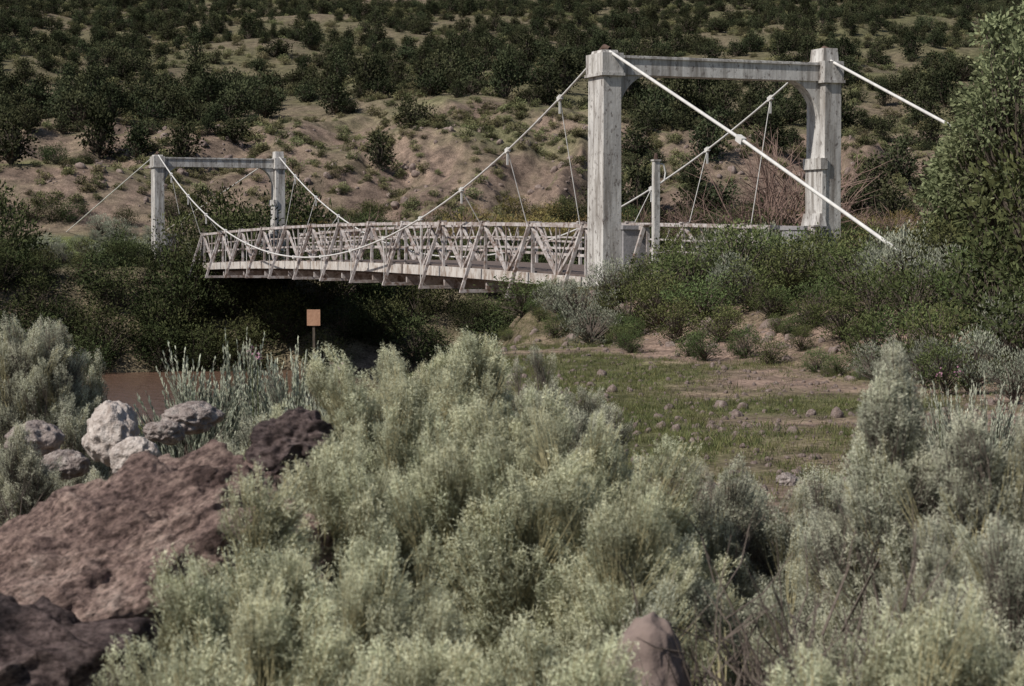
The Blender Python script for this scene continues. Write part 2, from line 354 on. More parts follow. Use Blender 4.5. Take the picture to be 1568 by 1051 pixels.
bp2=N.new('ShaderNodeBump'); bp2.inputs['Strength'].default_value=.6; bp2.inputs['Distance'].default_value=.02; L.new(a2.outputs[0],bp2.inputs['Height']); L.new(bp.outputs[0],bp2.inputs['Normal'])
L.new(bp2.outputs[0],b.inputs['Normal']); o=N.new('ShaderNodeOutputMaterial'); L.new(b.outputs[0],o.inputs[0])
me=mb.build('terrain',[m],True)
ca=me.color_attributes.new('gcol','FLOAT_COLOR','POINT')
ca.data.foreach_set('color',np.concatenate([col,np.ones(col.shape[:2]+(1,))],-1).astype(np.float32).ravel())
new_obj('terrain',me)

# river
m,nt,N,L=mat_new('river_water'); b=N.new('ShaderNodeBsdfPrincipled'); b.inputs['Base Color'].default_value=(.14,.085,.06,1); b.inputs['Roughness'].default_value=.2
tc=N.new('ShaderNodeTexCoord'); n=N.new('ShaderNodeTexNoise'); n.inputs['Scale'].default_value=2.2; n.inputs['Detail'].default_value=5; L.new(tc.outputs['Object'],n.inputs[0])
bp=N.new('ShaderNodeBump'); bp.inputs['Strength'].default_value=.8; bp.inputs['Distance'].default_value=.2; L.new(n.outputs[0],bp.inputs['Height']); L.new(bp.outputs[0],b.inputs['Normal'])
o=N.new('ShaderNodeOutputMaterial'); L.new(b.outputs[0],o.inputs[0])
mb=MB(); g=[WP(s,t,WATER) for s,t in ((-14,-300),(-14,300),(56,300),(56,-300))]
mb.add(g,[[0,1,2,3]]); new_obj('river',mb.build('river',[m]))

# ------------------------------------------------------------ bridge
bridge=new_obj('suspension_bridge',None)
def lbox(mb,s0,s1,t0,t1,z0,z1,m=0,taper=0):
    V=[]
    for z,k in ((z0,0),(z1,taper)):
        for s,t in ((s0+k,t0+k),(s1-k,t0+k),(s1-k,t1-k),(s0+k,t1-k)): V.append(WP(s,t,z))
    mb.add(V,[[0,1,2,3],[7,6,5,4],[4,5,1,0],[5,6,2,1],[6,7,3,2],[7,4,0,3]],.5,m)
def tower(s0,ztop,name,zb=-2.6):
    mb=MB(); TW=3.07; hw=.25; hd=.48
    zbm=ztop-.5
    for sg in (-1,1):
        c=sg*TW
        lbox(mb,s0-hd,s0+hd,c-hw,c+hw,zb,zbm+.05,0,.02)
        lbox(mb,s0-hd-.05,s0+hd+.05,c-hw-.06,c+hw+.06,zbm-.05,zbm+.02,0)
        lbox(mb,s0-hd-.02,s0+hd+.02,c-hw-.03,c+hw+.03,zbm+.02,ztop,0)
        cap=.34 if sg>0 else .08
        lbox(mb,s0-.34,s0+.34,c-.22,c+.22,ztop,ztop+cap,0,.02)
        ti,to=(c-sg*hw,c-sg*(hw+.62)); lbox(mb,s0-hd-.1,s0+hd+.1,min(ti,to),max(ti,to),zb,.36,1)
        lbox(mb,s0-hd-.14,s0+hd+.14,min(ti,to)-.03,max(ti,to)+.03,.30,.40,1)
        if sg>0:
            lbox(mb,s0-hd-.05,s0+hd-.1,c-hw-.13,c-hw+.06,1.84,2.12,0)
            lbox(mb,s0-hd-.02,s0+hd-.13,c-hw-.07,c-hw+.04,.40,1.84,0)
            lbox(mb,s0-hd-.06,s0+hd-.08,c-hw-.17,c-hw+.05,.402,.72,0,.05)
        prof=[]; rx,rz=.95,1.3; ti=c-sg*(hw-.03)
        M=14
        for i in range(M+1):
            a=i/M*math.pi/2
            prof.append((ti-sg*rx*(1-math.cos(a)), zbm+.02-rz+rz*math.sin(a)))
        for i in range(M):
            (t0,z0),(t1,z1)=prof[i],prof[i+1]
            V=[]
            for sy in (-.2,.2):
                V+= [WP(s0+sy,t0,z0),WP(s0+sy,t1,z1),WP(s0+sy,t1,zbm+.02),WP(s0+sy,t0,zbm+.02)]
            mb.add(V,[[0,1,2,3],[7,6,5,4],[0,4,5,1]],.5,0)
    lbox(mb,s0-.25,s0+.25,-TW+hw,TW-hw,zbm,ztop-.03,0)
    lbox(mb,s0-.29,s0+.29,-TW+hw,TW-hw,ztop-.10,ztop-.05,0)
    me=mb.build(name,[M_conc,M_conc2])
    import bmesh
    bm=bmesh.new(); bm.from_mesh(me); bmesh.ops.recalc_face_normals(bm,faces=bm.faces); bm.to_mesh(me); bm.free()
    o=new_obj(name,me,bridge); bv=o.modifiers.new('b','BEVEL'); bv.width=.015; bv.segments=1; bv.limit_method='ANGLE'
    return o
SP=53.9; ZT1=4.57; ZT2=4.22
tower(0,ZT1,'tower_near'); tower(SP,ZT2,'tower_far',-3)
mb=MB(); lbox(mb,-.9,1.3,-3.5,3.5,-6.6,-1.32); lbox(mb,SP-1.2,SP+1.2,-3.6,3.6,-6,-1.35)
new_obj('abutments',mb.build('abutments',[M_conc2]),bridge)
# truss
PN=3.68; S0=-.88; NP=13; Q=2.35
def camb(s): 
    u=min(max((s-S0)/(PN*NP),0),1); return .28*4*u*(1-u)
zb_=lambda s:-1.30+camb(s); zt_=lambda s:.38+camb(s)
mb=MB(); mg=MB()
for sg in (-1,1):
    for i in range(NP):
        for h in (0,.5):
            s1=S0+PN*(i+h); s2=s1+PN*.5
            add_beam(mg,WP(s1,sg*Q,zb_(s1)+.15),WP(s2,sg*Q,zb_(s2)+.15),.12,.30)
            add_beam(mb,WP(s1,sg*Q,zt_(s1)-.05),WP(s2,sg*Q,zt_(s2)-.05),.16,.10)
            add_beam(mb,WP(s1,sg*(Q-.14),zb_(s1)+.85),WP(s2,sg*(Q-.14),zb_(s2)+.85),.04,.07)
            add_beam(mb,WP(s1,sg*(Q-.14),zb_(s1)+1.2),WP(s2,sg*(Q-.14),zb_(s2)+1.2),.04,.05)
        s1=S0+PN*i; sm=s1+PN/2; s2=s1+PN
        for (a_,b_,w_) in ((s1,sm,.085),(s2,sm,.085)):
            add_beam(mb,WP(a_,sg*Q,zt_(a_)-.08),WP(b_,sg*(Q+.01),zb_(b_)+.26),.07,w_)
        add_beam(mb,WP(sm,sg*(Q+.04),zt_(sm)-.08),WP(sm,sg*(Q+.04),zb_(sm)+.26),.04,.045)
        for q4 in (.25,.75):
            s4=s1+PN*q4; add_beam(mb,WP(s4,sg*(Q+.03),zt_(s4)-.08),WP(sm,sg*(Q+.03),zb_(sm)+.28),.03,.035)
    for i in range(NP+1):
        s=S0+PN*i
        add_beam(mb,WP(s,sg*(Q-.03),zb_(s)+.26),WP(s,sg*(Q-.03),zt_(s)-.08),.08,.09)
        add_beam(mb,WP(s,sg*3.1,zb_(s)-.40),WP(s,sg*(Q+.06),zt_(s)+.0),.08,.09)
        lbox(mb,s-.1,s+.1,sg*Q-.12,sg*Q+.12,zt_(s)+.002,zt_(s)+.04)
for i in range(NP+1):
    s=S0+PN*i
    add_beam(mb,WP(s,-3.12,zb_(s)-.34),WP(s,3.12,zb_(s)-.34),.09,.10)
    add_beam(mb,WP(s,-2.3,zb_(s)-.2),WP(s,2.3,zb_(s)-.2),.1,.22)
for sg in (-1,1):
    add_beam(mb,WP(S0+PN*NP,sg*Q,zt_(47)),WP(S0+PN*NP+.9,sg*Q,-1.2),.12,.14)
new_obj('truss',mb.build('truss',[M_paint]),bridge); new_obj('girders',mg.build('girders',[M_girder]),bridge)
mb=MB()
for i in range(NP*2+4):
    s=S0+PN*.5*i; s2=s+PN*.5
    add_beam(mb,WP(s,0,zb_(s)+.28),WP(s2,0,zb_(s2)+.28),4.4,.12)
    for t in (-1.6,-.6,.6,1.6): add_beam(mb,WP(s,t,zb_(s)+.05),WP(s2,t,zb_(s2)+.05),.12,.3)
for sg in (-1,1):
    for s in (47.2,): add_beam(mb,WP(s,sg*1.9,-6.4),WP(s,sg*1.9,-1.3),.3,.3)
new_obj('deck',mb.build('deck',[M_deck]),bridge)
# cables
TC=3.07
def zc(s,ztn=4.74,ztf=4.38,zl=-.58):
    u=s/SP; return (ztn*(1-u)+ztf*u)-4*u*(1-u)*((ztn+ztf)/2-zl)
for sg in (-1,1):
    mb=MB(); mc=MB(); zn=4.72 if sg<0 else 4.90
    sv=np.linspace(0,SP,70); add_tube(mb,[WP(s,sg*TC,zc(s,zn)) for s in sv],.030,8)
    if sg<0: add_tube(mb,[WP(0,-TC,zn),WP(-7,-TC,zn*.49-.13),WP(-13.9,-TC,-.45)],.038,8)
    else: add_tube(mb,[WP(0,TC,zn-.2),WP(-7.5,TC,2.0),WP(-15.5,TC,-1.0)],.038,8)
    add_tube(mb,[WP(SP,sg*TC,4.38),WP(SP+30,sg*TC,.4)],.030,8)
    for s0,z in ((0,zn),(SP,4.38)):
        add_tube(mb,[WP(s0-.3,sg*TC,z-.05),WP(s0,sg*TC,z+.03),WP(s0+.3,sg*TC,z-.06)],[.05,.07,.05],8,.5,1)
    for i in range(1,NP+2):
        s=S0+PN*i; z=zc(s,zn)
        if s>SP-1: continue
        top=zt_(s)
        if z>top+.35:
            add_tube(mb,[WP(s,sg*TC,z),WP(s,sg*2.5,top-.02)],.012,5)
            add_beam(mc,WP(s,sg*TC,z-.40),WP(s,sg*TC,z-.06),.05,.04)
        else: add_tube(mb,[WP(s,sg*TC,z),WP(s,sg*TC,zb_(s)-.3)],.014,5)
        add_beam(mc,WP(s-.09,sg*TC,zc(s-.09,zn)),WP(s+.09,sg*TC,zc(s+.09,zn)),.10,.12)
    if sg<0: add_beam(mc,WP(-6.9,-TC,zn*.49-.1),WP(-7.15,-TC,zn*.49-.2),.12,.14)
    new_obj('cable_and_hangers',mb.build('cable',[M_cable,M_dark],True),bridge)
    new_obj('cable_clamps',mc.build('clamps',[M_cable]),bridge)
mb=MB(); lbox(mb,-14.6,-13.4,-3.6,-2.5,-2.2,-.55); lbox(mb,-16.2,-15,2.5,3.6,-2.2,-.8)
new_obj('cable_anchor_block',mb.build('anchor',[M_conc2]),bridge)
post=new_obj('bridge_marker_post',None)
mb=MB(); lbox(mb,-2.97,-2.83,-3.14,-3.0,-1.6,1.86); lbox(mb,-2.99,-2.81,-3.16,-2.98,1.86,1.9); new_obj('shaft',mb.build('shaft',[M_conc]),post)
mb=MB(); add_tube(mb,[WP(-2.9,-3.07,1.9),WP(-2.9,-3.07,2.0),WP(-2.9,-3.07,2.05)],[.06,.05,.02],8); new_obj('cap',mb.build('cap',[M_dark]),post)
mb=MB(); add_tube(mb,[WP(-2.95,-2.99,1.35),WP(-2.95,-2.88,1.42),WP(-2.95,-2.85,1.6),WP(-2.95,-2.9,1.78),WP(-2.95,-2.99,1.8)],.022,6); new_obj('bracket',mb.build('bracket',[M_cable]),post)

# river sign
sg_=new_obj('wooden_sign',None); D=42; x=BX(480,D); zc0=BZ(486,D)
M_sign=noise_mat('sign_board',[(.3,(.36,.20,.13)),(.7,(.50,.30,.20))],7)
mb=MB(); mb2=MB()
def abox(mb,x0,x1,y0,y1,z0,z1):
    V=[(x,y,z) for z in (z0,z1) for x,y in ((x0,y0),(x1,y0),(x1,y1),(x0,y1))]; mb.add(V,BOXF)
abox(mb,x-.14,x+.14,D-.012,D+.012,zc0-.17,zc0+.17); new_obj('board',mb.build('board',[M_sign]),sg_)
abox(mb2,x-.025,x+.025,D+.014,D+.07,hz(x,D)-.3,zc0+.12); new_obj('post',mb2.build('post',[M_bark]),sg_)

# ------------------------------------------------------------ plants
def dir_euler(d,roll):
    q=Vector(d).to_track_quat('Z','Y'); e=(q.to_matrix().to_4x4()@Matrix.Rotation(roll,4,'Z')).to_euler(); return (e.x,e.y,e.z)
def bush(name,px,D,topy,rx,ry=None,n=150,L=.42,grp=None,sc=1.0,low=.12,upb=.75,wood=None,crownb=0.):
    grp=grp or G_rab; ry=ry or rx; x0=BX(px,D); zg=hz(x0,D); H=BZ(topy,D)-zg; wood=wood or M_wood
    root=new_obj(name,None)
    P=[];Rr=[];S=[]; mb=MB(); sd=rng.uniform(0,100)
    for i in range(n):
        ct=rng.uniform(-.1,1) if rng.random()<.8-crownb else rng.uniform(.3+crownb*.6,1); th=math.acos(min(ct,1)); ph=rng.uniform(0,6.283)
        rr=rng.uniform(.78,1.06) if rng.random()<.8 else rng.uniform(.5,.8)
        if crownb: rr=rng.uniform(.88,1.04)
        lump=1+.32*float(fbm(np.array([ph*1.5+sd]),np.array([th*2.6]),2,3)[0])
        o=np.array([math.sin(th)*math.cos(ph)*rx,math.sin(th)*math.sin(ph)*ry,H*(low+(1-low)*max(ct,0))])*np.array([lump,lump,1-(1-rr)*.9+(lump-1)*.2]); o[:2]*=rr
        o[2]=min(o[2],H*1.01)
        tip=np.array([x0,D,zg])+o
        d=nrm(np.array([o[0]/rx*.55,o[1]/ry*.55,upb])+rng.normal(0,.10,3))
        s=sc*rng.uniform(.72,1.2); b=tip-d*L*s
        if b[2]<zg-.1: b[2]=zg-.1
        P.append(b);Rr.append(dir_euler(d,rng.uniform(0,6.28)));S.append(s)
        if i%2==0:
            g0=np.array([x0+o[0]*.12,D+o[1]*.12,zg-.05]); mid=(g0+b)/2+np.array([o[0]*.12,o[1]*.12,0])+rng.normal(0,.02,3)
            add_tube(mb,[g0,mid,b+d*.05],[.008,.006,.004],4)
    scatter('foliage',grp,np.array(P),np.array(Rr),np.array(S),root)
    new_obj('stems',mb.build('stems',[wood]),root)
    return root
RB=[ # px, D, topy, rx, n
 (650,8.2,470,.40,160),(730,8.4,484,.32,120),(560,7.6,512,.40,150),(640,7.0,545,.46,190),(790,7.0,562,.46,190),(880,6.6,600,.40,160),
 (450,6.9,595,.36,130),(510,6.0,630,.40,160),(700,6.0,640,.42,170),(840,5.9,690,.40,160),(980,6.6,640,.34,130),(960,5.6,730,.32,110),
 (400,5.5,700,.24,105),(410,5.2,770,.30,120),(580,5.0,790,.36,140),(285,4.8,825,.18,75),(215,4.4,945,.14,60),(430,4.5,890,.30,110),(640,4.4,930,.30,110),
 (760,4.3,900,.23,80),(905,4.1,890,.14,60),(560,4.1,985,.28,90),(300,4.2,975,.2,80),(965,3.9,1000,.10,40)]
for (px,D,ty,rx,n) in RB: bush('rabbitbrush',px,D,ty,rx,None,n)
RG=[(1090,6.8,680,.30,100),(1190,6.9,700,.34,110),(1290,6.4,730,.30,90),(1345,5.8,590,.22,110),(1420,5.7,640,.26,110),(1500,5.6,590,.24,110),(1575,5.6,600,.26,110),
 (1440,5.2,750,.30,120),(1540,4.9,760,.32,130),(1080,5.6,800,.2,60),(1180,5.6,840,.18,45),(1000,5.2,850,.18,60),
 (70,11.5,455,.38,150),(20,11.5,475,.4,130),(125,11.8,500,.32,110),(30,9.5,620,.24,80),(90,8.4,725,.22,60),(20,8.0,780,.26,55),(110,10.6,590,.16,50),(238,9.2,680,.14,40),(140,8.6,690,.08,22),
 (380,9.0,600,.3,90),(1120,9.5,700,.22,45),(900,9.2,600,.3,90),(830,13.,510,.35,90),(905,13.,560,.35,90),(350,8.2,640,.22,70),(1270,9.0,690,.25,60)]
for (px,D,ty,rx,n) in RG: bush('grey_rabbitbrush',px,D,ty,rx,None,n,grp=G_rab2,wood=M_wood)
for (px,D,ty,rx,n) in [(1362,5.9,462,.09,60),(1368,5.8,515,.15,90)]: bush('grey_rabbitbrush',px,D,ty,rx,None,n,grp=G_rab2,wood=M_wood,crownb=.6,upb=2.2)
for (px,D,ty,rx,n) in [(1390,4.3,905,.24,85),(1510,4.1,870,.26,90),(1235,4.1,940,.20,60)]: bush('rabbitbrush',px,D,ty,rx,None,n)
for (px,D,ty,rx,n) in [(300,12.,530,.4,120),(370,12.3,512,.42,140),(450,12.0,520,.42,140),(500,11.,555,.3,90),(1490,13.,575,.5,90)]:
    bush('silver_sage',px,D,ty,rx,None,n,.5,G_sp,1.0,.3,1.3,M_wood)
pts=[(BX(px,D),D,hz(BX(px,D),D)+zo) for px,D,zo in ((1120,5.0,.25),(1200,5.0,.3),(1280,5.1,.3),(1330,4.8,.3),(1060,4.8,.2),(1180,4.7,.1),(1260,4.6,.1),(60,8.8,0),(120,8.6,0),(180,9.4,0))]
scatter('dead_brush',G_dead,pts,None,rng.uniform(.9,1.3,len(pts)))
mb=MB()
for px,D,py in ((385,9.8,540),(393,9.8,548),(513,9.6,556),(522,9.6,562),(1440,12,572),(1470,12.2,570)):
    c=np.array([BX(px,D),D,BZ(py,D)]); g0=hz(c[0],D); add_tube(mb,[(c[0]+.02,D,g0),(c[0]+.01,D,(g0+c[2])/2),tuple(c)],[.004,.003,.002],3,.5,1)
    P=c+rng.normal(0,.013,(12,3)); add_leaves(mb,P,rng.normal(size=(12,3))+np.array([0,0,.5]),.014,.009,rng.uniform(0,1,12),0)
new_obj('pink_wildflowers',mb.build('pink_wildflowers',[M_flow,M_shg]))

def single(name,grp,px,D,sc,zoff=0,X=None):
    x=BX(px,D) if X is None else X; s=np.atleast_2d(np.array(sc if hasattr(sc,'__len__') else (sc,sc,sc),float))
    return scatter(name,grp,[(x,D,hz(x,D)+zoff)],None,s)
for px,D,s in [(860,44,(1.2,1.2,1.0)),(890,42,(1.4,1.3,1.25)),(935,43.5,(1.2,1.2,1.2)),(905,39,(1.2,1.,1.)),(1110,41.5,(1.0,1,1.6)),(1085,44,(1.1,1,1.6)),(1245,40,(1.1,1.1,1.2)),
               (1390,34,(1.5,1.4,1.5)),(1350,36,(1.2,1.2,1.2)),(1450,33,(1.1,1.1,1.2)),(1420,27,(.7,.7,.8)),(1540,28,(1.0,1.0,1.2)),(1490,26,(.8,.8,1.)),(1375,38,(1.5,1.4,1.6)),(1340,28,(.7,.7,.7)),(1555,24,(.7,.7,.8)),(1120,39,(1.,1.,1.2)),(1180,43,(1.,1.,1.7))]:
    single('grey_sagebrush',G_gs,px,D,s)
for px,D,s in [(980,43,(1.1,1.1,1.0)),(1020,41.5,(1.5,1.3,1.25)),(1060,40,(1.5,1.4,1.3)),(1130,40,(1.6,1.4,1.5)),(1180,41,(1.6,1.4,1.45)),(1225,42,(1.4,1.4,1.3)),(1290,41,(1.5,1.4,1.4)),(1150,38,(1.4,1.2,1.)),
               (1320,40,(1.4,1.3,1.4)),(1045,43.5,(1.2,1.2,1.4)),(800,47,(1.6,1.4,1.0)),(1205,44.5,(1.,1.,1.2)),(1080,38,(1.3,1.2,1.0)),(1010,39,(1.3,1.2,1.1)),(960,40,(1.2,1.2,1.1)),(1210,38,(1.4,1.3,1.1)),(1260,38,(1.3,1.3,1.2)),
               (1310,36,(1.3,1.2,1.1)),(1035,37,(.9,.9,.8)),(1180,36.5,(.8,.8,.6)),(1290,33,(.9,.9,.8)),(1340,30,(.9,.9,.9)),(1340,33,(1.1,1.1,1.1)),(1250,35,(.9,.9,.8)),(1100,36,(.9,.9,.7)),(1390,30,(1.,1.,1.)),(1440,29,(1.,1.,1.1)),(1400,32,(1.2,1.1,1.2)),(1450,26,(.7,.7,.7)),(1500,31,(1.2,1.1,1.5))]:
    single('green_shrub',G_shg,px,D,s)
for px,D,s in [(1520,30,(.8,.8,.95)),(1570,27,(.8,.8,.9)),(1460,36,(.9,.9,.9)),(1600,30,(1.3,1.2,1.5)),(1340,60,(1.6,1.6,1.6)),(1480,62,(2,2,2.4)),(1400,60,(1.6,1.6,1.8)),(1440,34,(.7,.7,.8))]:
    single('dark_shrub',G_shd,px,D,s)
for px,D,H,rx in [(1570,40,6.3,1.3),(1645,42,6.8,1.4),(1520,41,4.9,1.0),(1475,43,3.6,.8)]:
    me=crown(M_tree,rx,H*.36,H*.60,120,70,.12,.06,.20,trunk=.10,upb=.1); o=new_obj('cottonwood_tree',me); x=BX(px,D); o.location=(x,D,hz(x,D))
pts=[];sc=[]
for i in range(110):
    s=rng.uniform(-26,0); t=rng.uniform(-8,-3.2); x,y=WP(s,t,0)[:2]; pts.append((x,y,hz(x,y)-.03)); sc.append(rng.uniform(.18,.6))
scatter('embankment_scrub',G_shg,pts,None,np.array(sc))
pts=[];sc=[]
for i in range(24):
    s=rng.uniform(53,66); t=rng.uniform(8,44); p=WP(s,t,0); pts.append((p[0],p[1],hz(p[0],p[1]))); sc.append(rng.uniform(1.2,2.4))
scatter('bare_willow_thicket',G_bare,pts,None,np.array(sc))
for px,D,s in [(1185,106,5.0),(1135,108,3.2),(1225,110,4.6),(1330,106,3.2),(1300,100,3.2)]: single('bare_tree',G_btree,px,D,s)

pts=[];sc=[]
for i in range(620):
    s=rng.uniform(42.2,55); t=rng.uniform(-45,60); 
    if abs(t)<3.6 and s>48.5: continue
    x,y=WP(s,t,0)[:2]; z=hz(x,y)
    if z<WATER-.4: continue
    pts.append((x,y,z)); sc.append(rng.uniform(.8,1.5)*(1.0 if s<49 else .6))
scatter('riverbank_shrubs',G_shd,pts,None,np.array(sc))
for px,D,s in [(275,92,(1.5,1.5,2.2)),(300,93,(1.2,1.2,1.6)),(345,97,(1.6,1.6,1.9)),(380,99,(1.8,1.8,2.3)),(410,104,(1.6,1.6,2.0)),(455,108,(2,2,2.8)),(320,108,(1.8,1.8,2.4)),(190,100,(1.,1.,1.3)),(265,96,(1.3,1.3,1.8)),
               (15,100,(1.8,1.8,2.0)),(-20,97,(2.2,2.2,2.6)),(240,90,(1.3,1.3,1.5)),(320,90,(1.2,1.2,1.3)),(360,91,(1.2,1.2,1.2))]:
    single('dark_shrub',G_shd,px,D,s,-.4)
pts=[];sc=[]
for i in range(260):
    y=rng.uniform(108,133); x=rng.uniform(-.12,.2)*y
    if vn(x/7,y/7,31)<.40: continue
    pts.append((x,y,hz(x,y)-.1)); sc.append(rng.uniform(.5,1.1))
for px in (735,760,790,815,840,700): 
    D=118+rng.uniform(-3,3); x=BX(px,D); pts.append((x,D,hz(x,D))); sc.append(1.4)
scatter('willow_thicket',G_yb,pts,None,np.array(sc))
pts=[];sc=[]
for i in range(300):
    y=rng.uniform(104,140); x=rng.uniform(-.3,.3)*y
    if vn(x/6,y/6,33)<.5: continue
    if -22<x<6 and y>134: continue
    if x<-16 and y<126: continue
    pts.append((x,y,hz(x,y)-.1)); sc.append(rng.uniform(.5,1.1))
scatter('terrace_shrubs',G_shd,pts,None,np.array(sc))
pts=[];sc=[]
for i in range(50):
    y=rng.uniform(98,124); x=rng.uniform(-36,-15)
    pts.append((x,y,hz(x,y)-.1)); sc.append(rng.uniform(.6,1.8))
scatter('terrace_sagebrush',G_gs,pts,None,np.array(sc))
# hillside junipers
n=42000; y=np.sqrt(rng.uniform(132**2,700**2,n)); x=rng.uniform(-.36,.36,n)*y
dn=vn(x/18,y/18,40)*.5+vn(x/6,y/6,41)*.5
keep=rng.random(n)<np.clip((dn-.29)*3,0.06,1)*np.interp(y,[130,150,170,260,700],[.35,.55,.85,.8,.68])
wob=fbm(x/8,y/30,2,90)*7
blm=((x>-23+wob)&(x<8+wob)&(y<164+wob)); keep&=~(blm&(rng.random(n)>.035))
keep&=~((x<=-21)&(y>134)&(y<145)&(rng.random(n)>.25))
x=x[keep];y=y[keep]
cell={}; sel=[]
for i in range(len(x)):
    c_=2.9+ (y[i]>220)*.5
    k=(int(x[i]//c_),int(y[i]//c_))
    if k in cell: continue
    cell[k]=1; sel.append(i)
x=x[sel];y=y[sel]; z=height(x,y)-.15
base=rng.uniform(.45,1.2,len(x))*np.interp(y,[150,200,320,700],[1.08,1.0,.85,.95])
scl=np.stack([base]*3,1)*rng.uniform(.82,1.18,(len(x),3))
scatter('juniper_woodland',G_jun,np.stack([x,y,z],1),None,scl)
print('junipers',len(x))
n=17000; y=np.sqrt(rng.uniform(126**2,420**2,n)); x=rng.uniform(-.33,.33,n)*y
dn=vn(x/9,y/9,50)*.6+vn(x/2.5,y/2.5,51)*.4; keep=rng.random(n)<np.clip((dn-.36)*2.2,0.04,1)
x=x[keep];y=y[keep]
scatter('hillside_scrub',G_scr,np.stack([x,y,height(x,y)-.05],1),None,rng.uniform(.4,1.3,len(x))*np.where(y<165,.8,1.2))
n=1600; y=rng.uniform(129,166,n); x=rng.uniform(-32,34,n); k=vn(x/3,y/3,55)+(y>149)*.2>.5; x=x[k];y=y[k]
n=len(x); scatter('bluff_scrub',G_scr,np.stack([x,y,height(x,y)-.05],1),None,rng.uniform(.35,1.2,n))
n=700; y=rng.uniform(128,158,n); x=rng.uniform(-32,34,n)
scatter('bluff_stones',G_rock,np.stack([x,y,height(x,y)],1),rng.uniform(0,6.28,(n,3)),.10+.35*rng.random(n)**4)

# ------------------------------------------------------------ clearing: grass, stones
n=34000; y=rng.uniform(9,48,n); x=rng.uniform(-.3,.34,n)*y
d=fbm(x/2.5,y/2.5,4,22)*.5+.5; d=d+fbm(x/.7,y/.7,2,77)*.12+np.interp(y,[14,20,26],[-.09,.0,.10]); keep=(rng.random(n)<np.clip((d-.43)*4,0.06,1)); x=x[keep];y=y[keep]; z=height(x,y); kk=z>-3.5; x=x[kk];y=y[kk];z=z[kk]
scatter('grass',G_tuft,np.stack([x,y,z],1),None,rng.uniform(.3,1.1,len(x)))
n=6000; y=rng.uniform(9,40,n); x=rng.uniform(-.1,.34,n)*y; z=height(x,y)
sc=.012+.04*rng.random(n)**3+.06*(rng.random(n)<.02)
scatter('gravel_stones',G_rock,np.stack([x,y,z],1),rng.uniform(0,6.28,(n,3)),sc)
pts=[];sc=[]
for i in range(110):
    s=rng.uniform(-20,-1); t=rng.uniform(-7.5,-4.6); x,y=WP(s,t,0)[:2]; pts.append((x,y,hz(x,y)-.03)); sc.append(.05+.18*rng.random()**2)
scatter('embankment_stones',G_rock,pts,rng.uniform(0,6.28,(110,3)),np.array(sc))
def rock(name,px,py,D,rxpx,sz=.7,mat=M_rockp,seed=1,sub=5,amp=.25,ground=False,fine=.012):
    r=rxpx/FPX*D; me=rockmesh(seed,sub,1,.85,sz,mat,amp,fine); o=new_obj(name,me); o.scale=(r,r,r); x=BX(px,D); o.location=(x,D,hz(x,D)+r*.2 if ground else BZ(py,D)); o.rotation_euler=(0,0,seed); return o
rock('pale_boulder',168,665,9.6,46,1.0,M_rockw,2,fine=.006); rock('pale_boulder',205,703,9.0,36,.9,M_rockw,3,fine=.006)
rock('boulder',290,640,10,46,.5,M_rockp,4); rock('boulder',48,675,10,50,.55,M_rockp,5); rock('boulder',1208,690,15.5,20,.7,M_rockp,7,ground=True)
rock('boulder',95,712,9.8,40,.6,M_rockp,8,fine=.006); rock('boulder',250,662,9.4,30,.6,M_rockp,9,fine=.006)
# rounded stone lying on a lower one, mostly hidden in the brush
for k_,(D,zt,r) in enumerate(((4.95,None,.30),(4.95,958,.115))):
    x=BX(992,D); g0=hz(x,D)
    if k_==0: me=rockmesh(31,5,r,r*.9,.32,M_rockp,.14,.01); o=new_obj('boulder',me); o.location=(x,D+.12,g0+.15)
    else:
        H=BZ(945,D)-g0; me=rockmesh(33,5,r,r*.9,H*.36,M_rocks,.12,.01); o=new_obj('boulder',me); o.location=(x,D,g0+H*.64)
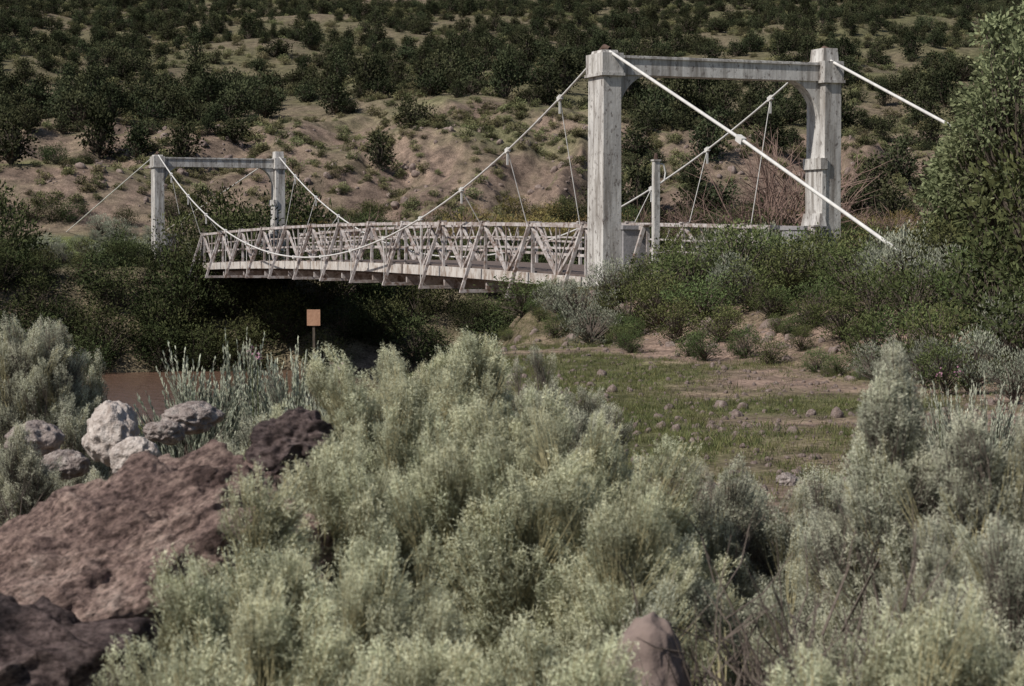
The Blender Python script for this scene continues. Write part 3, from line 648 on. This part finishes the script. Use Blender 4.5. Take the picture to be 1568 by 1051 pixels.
# large volcanic boulder
def volc(name,stops):
    m,nt,N,L=mat_new(name); tc=N.new('ShaderNodeTexCoord')
    n1_=N.new('ShaderNodeTexNoise'); n1_.inputs['Scale'].default_value=4.0; n1_.inputs['Detail'].default_value=12; n1_.inputs['Roughness'].default_value=.78; L.new(tc.outputs['Object'],n1_.inputs[0])
    r1=ramp(N,stops); L.new(n1_.outputs[0],r1.inputs[0])
    mp=N.new('ShaderNodeMapping'); mp.inputs['Scale'].default_value=(1,1,2.2); L.new(tc.outputs['Object'],mp.inputs[0])
    n2_=N.new('ShaderNodeTexNoise'); n2_.inputs['Scale'].default_value=34; n2_.inputs['Detail'].default_value=10; n2_.inputs['Roughness'].default_value=.75; L.new(mp.outputs[0],n2_.inputs[0])
    r2=ramp(N,[(.39,(.32,.30,.31)),(.59,(1.45,1.42,1.40))]); L.new(n2_.outputs[0],r2.inputs[0])
    c=mixc(N,L,1.,r1.outputs[0],r2.outputs[0],'MULTIPLY')
    vo=N.new('ShaderNodeTexVoronoi'); vo.inputs['Scale'].default_value=22; L.new(tc.outputs['Object'],vo.inputs[0])
    rv=ramp(N,[(.10,(.25,.22,.22)),(.26,(1,1,1))]); L.new(vo.outputs['Distance'],rv.inputs[0])
    pm=N.new('ShaderNodeTexNoise'); pm.inputs['Scale'].default_value=6; L.new(tc.outputs['Object'],pm.inputs[0])
    rp=ramp(N,[(.48,(0,0,0)),(.58,(1,1,1))]); L.new(pm.outputs[0],rp.inputs[0])
    pits=mixc(N,L,rp.outputs[0],(1,1,1),rv.outputs[0]); c=mixc(N,L,1.,c,pits,'MULTIPLY')
    b=N.new('ShaderNodeBsdfPrincipled'); b.inputs['Roughness'].default_value=.9; b.inputs['Specular IOR Level'].default_value=.2; L.new(c,b.inputs['Base Color'])
    bp=N.new('ShaderNodeBump'); bp.inputs['Strength'].default_value=1.; bp.inputs['Distance'].default_value=.08; L.new(n1_.outputs[0],bp.inputs['Height'])
    bp3=N.new('ShaderNodeBump'); bp3.inputs['Strength'].default_value=.8; bp3.inputs['Distance'].default_value=.02; L.new(pits,bp3.inputs['Height']); L.new(bp.outputs[0],bp3.inputs['Normal'])
    bp2=N.new('ShaderNodeBump'); bp2.inputs['Strength'].default_value=1.0; bp2.inputs['Distance'].default_value=.07; L.new(n2_.outputs[0],bp2.inputs['Height']); L.new(bp3.outputs[0],bp2.inputs['Normal'])
    L.new(bp2.outputs[0],b.inputs['Normal']); o=N.new('ShaderNodeOutputMaterial'); L.new(b.outputs[0],o.inputs[0])
    return m
M_v=volc('volcanic_rock',[(.36,(.15,.105,.095)),(.46,(.31,.225,.20)),(.54,(.48,.36,.31)),(.66,(.62,.51,.45))])
M_v2=volc('dark_and_shaded_rock',[(.36,(.07,.058,.06)),(.5,(.17,.13,.125)),(.66,(.31,.25,.235))])  # naturally dark on the knob, painted shade on the lower left piece
me=rockmesh(13,7,.78,.5,.48,M_v,.24,.032); o=new_obj('volcanic_boulder',me); o.location=(BX(140,6.),6.0,BZ(1010,6.)); o.rotation_euler=(0,math.radians(-27),.1)
me=rockmesh(27,6,.13,.11,.11,M_v2,.42,.02); o=new_obj('dark_and_shaded_boulder',me); o.location=(BX(445,6.3),6.3,BZ(695,6.3))
me=rockmesh(25,6,.42,.35,.34,M_v2,.3,.025); o=new_obj('dark_and_shaded_boulder',me); o.location=(BX(20,5.3),5.3,BZ(1120,5.3))  # dark rock added to stand for the big boulder's shaded lower left face

# ------------------------------------------------------------ light, world, camera
EL=math.radians(46)
sun=np.array([-.80,-.60,0])*math.cos(EL); sun[2]=math.sin(EL)
ld=bpy.data.lights.new('sun','SUN'); ld.energy=4.5; ld.angle=math.radians(.6); ld.color=(1,.94,.86)
lo=new_obj('sun',ld); lo.rotation_euler=Vector(sun).to_track_quat('Z','Y').to_euler()
wd=bpy.data.worlds.new('World'); scene.world=wd; wd.use_nodes=True; nt=wd.node_tree; bg=nt.nodes['Background']
sk=nt.nodes.new('ShaderNodeTexSky'); sk.sky_type='NISHITA'; sk.sun_disc=False; sk.sun_elevation=EL; sk.sun_rotation=math.atan2(sun[0],sun[1])%(2*math.pi)
nt.links.new(sk.outputs[0],bg.inputs[0]); bg.inputs[1].default_value=.066
cd=bpy.data.cameras.new('camera'); cam=new_obj('camera',cd); cd.lens=70; cd.sensor_width=36; cd.clip_end=3000; cd.clip_start=.1
cam.rotation_euler=(math.radians(90-2.91),0,0); cd.dof.use_dof=True; cd.dof.focus_distance=35; cd.dof.aperture_fstop=10
scene.camera=cam
scene.view_settings.view_transform='Standard'; scene.view_settings.look='None'; scene.view_settings.exposure=0
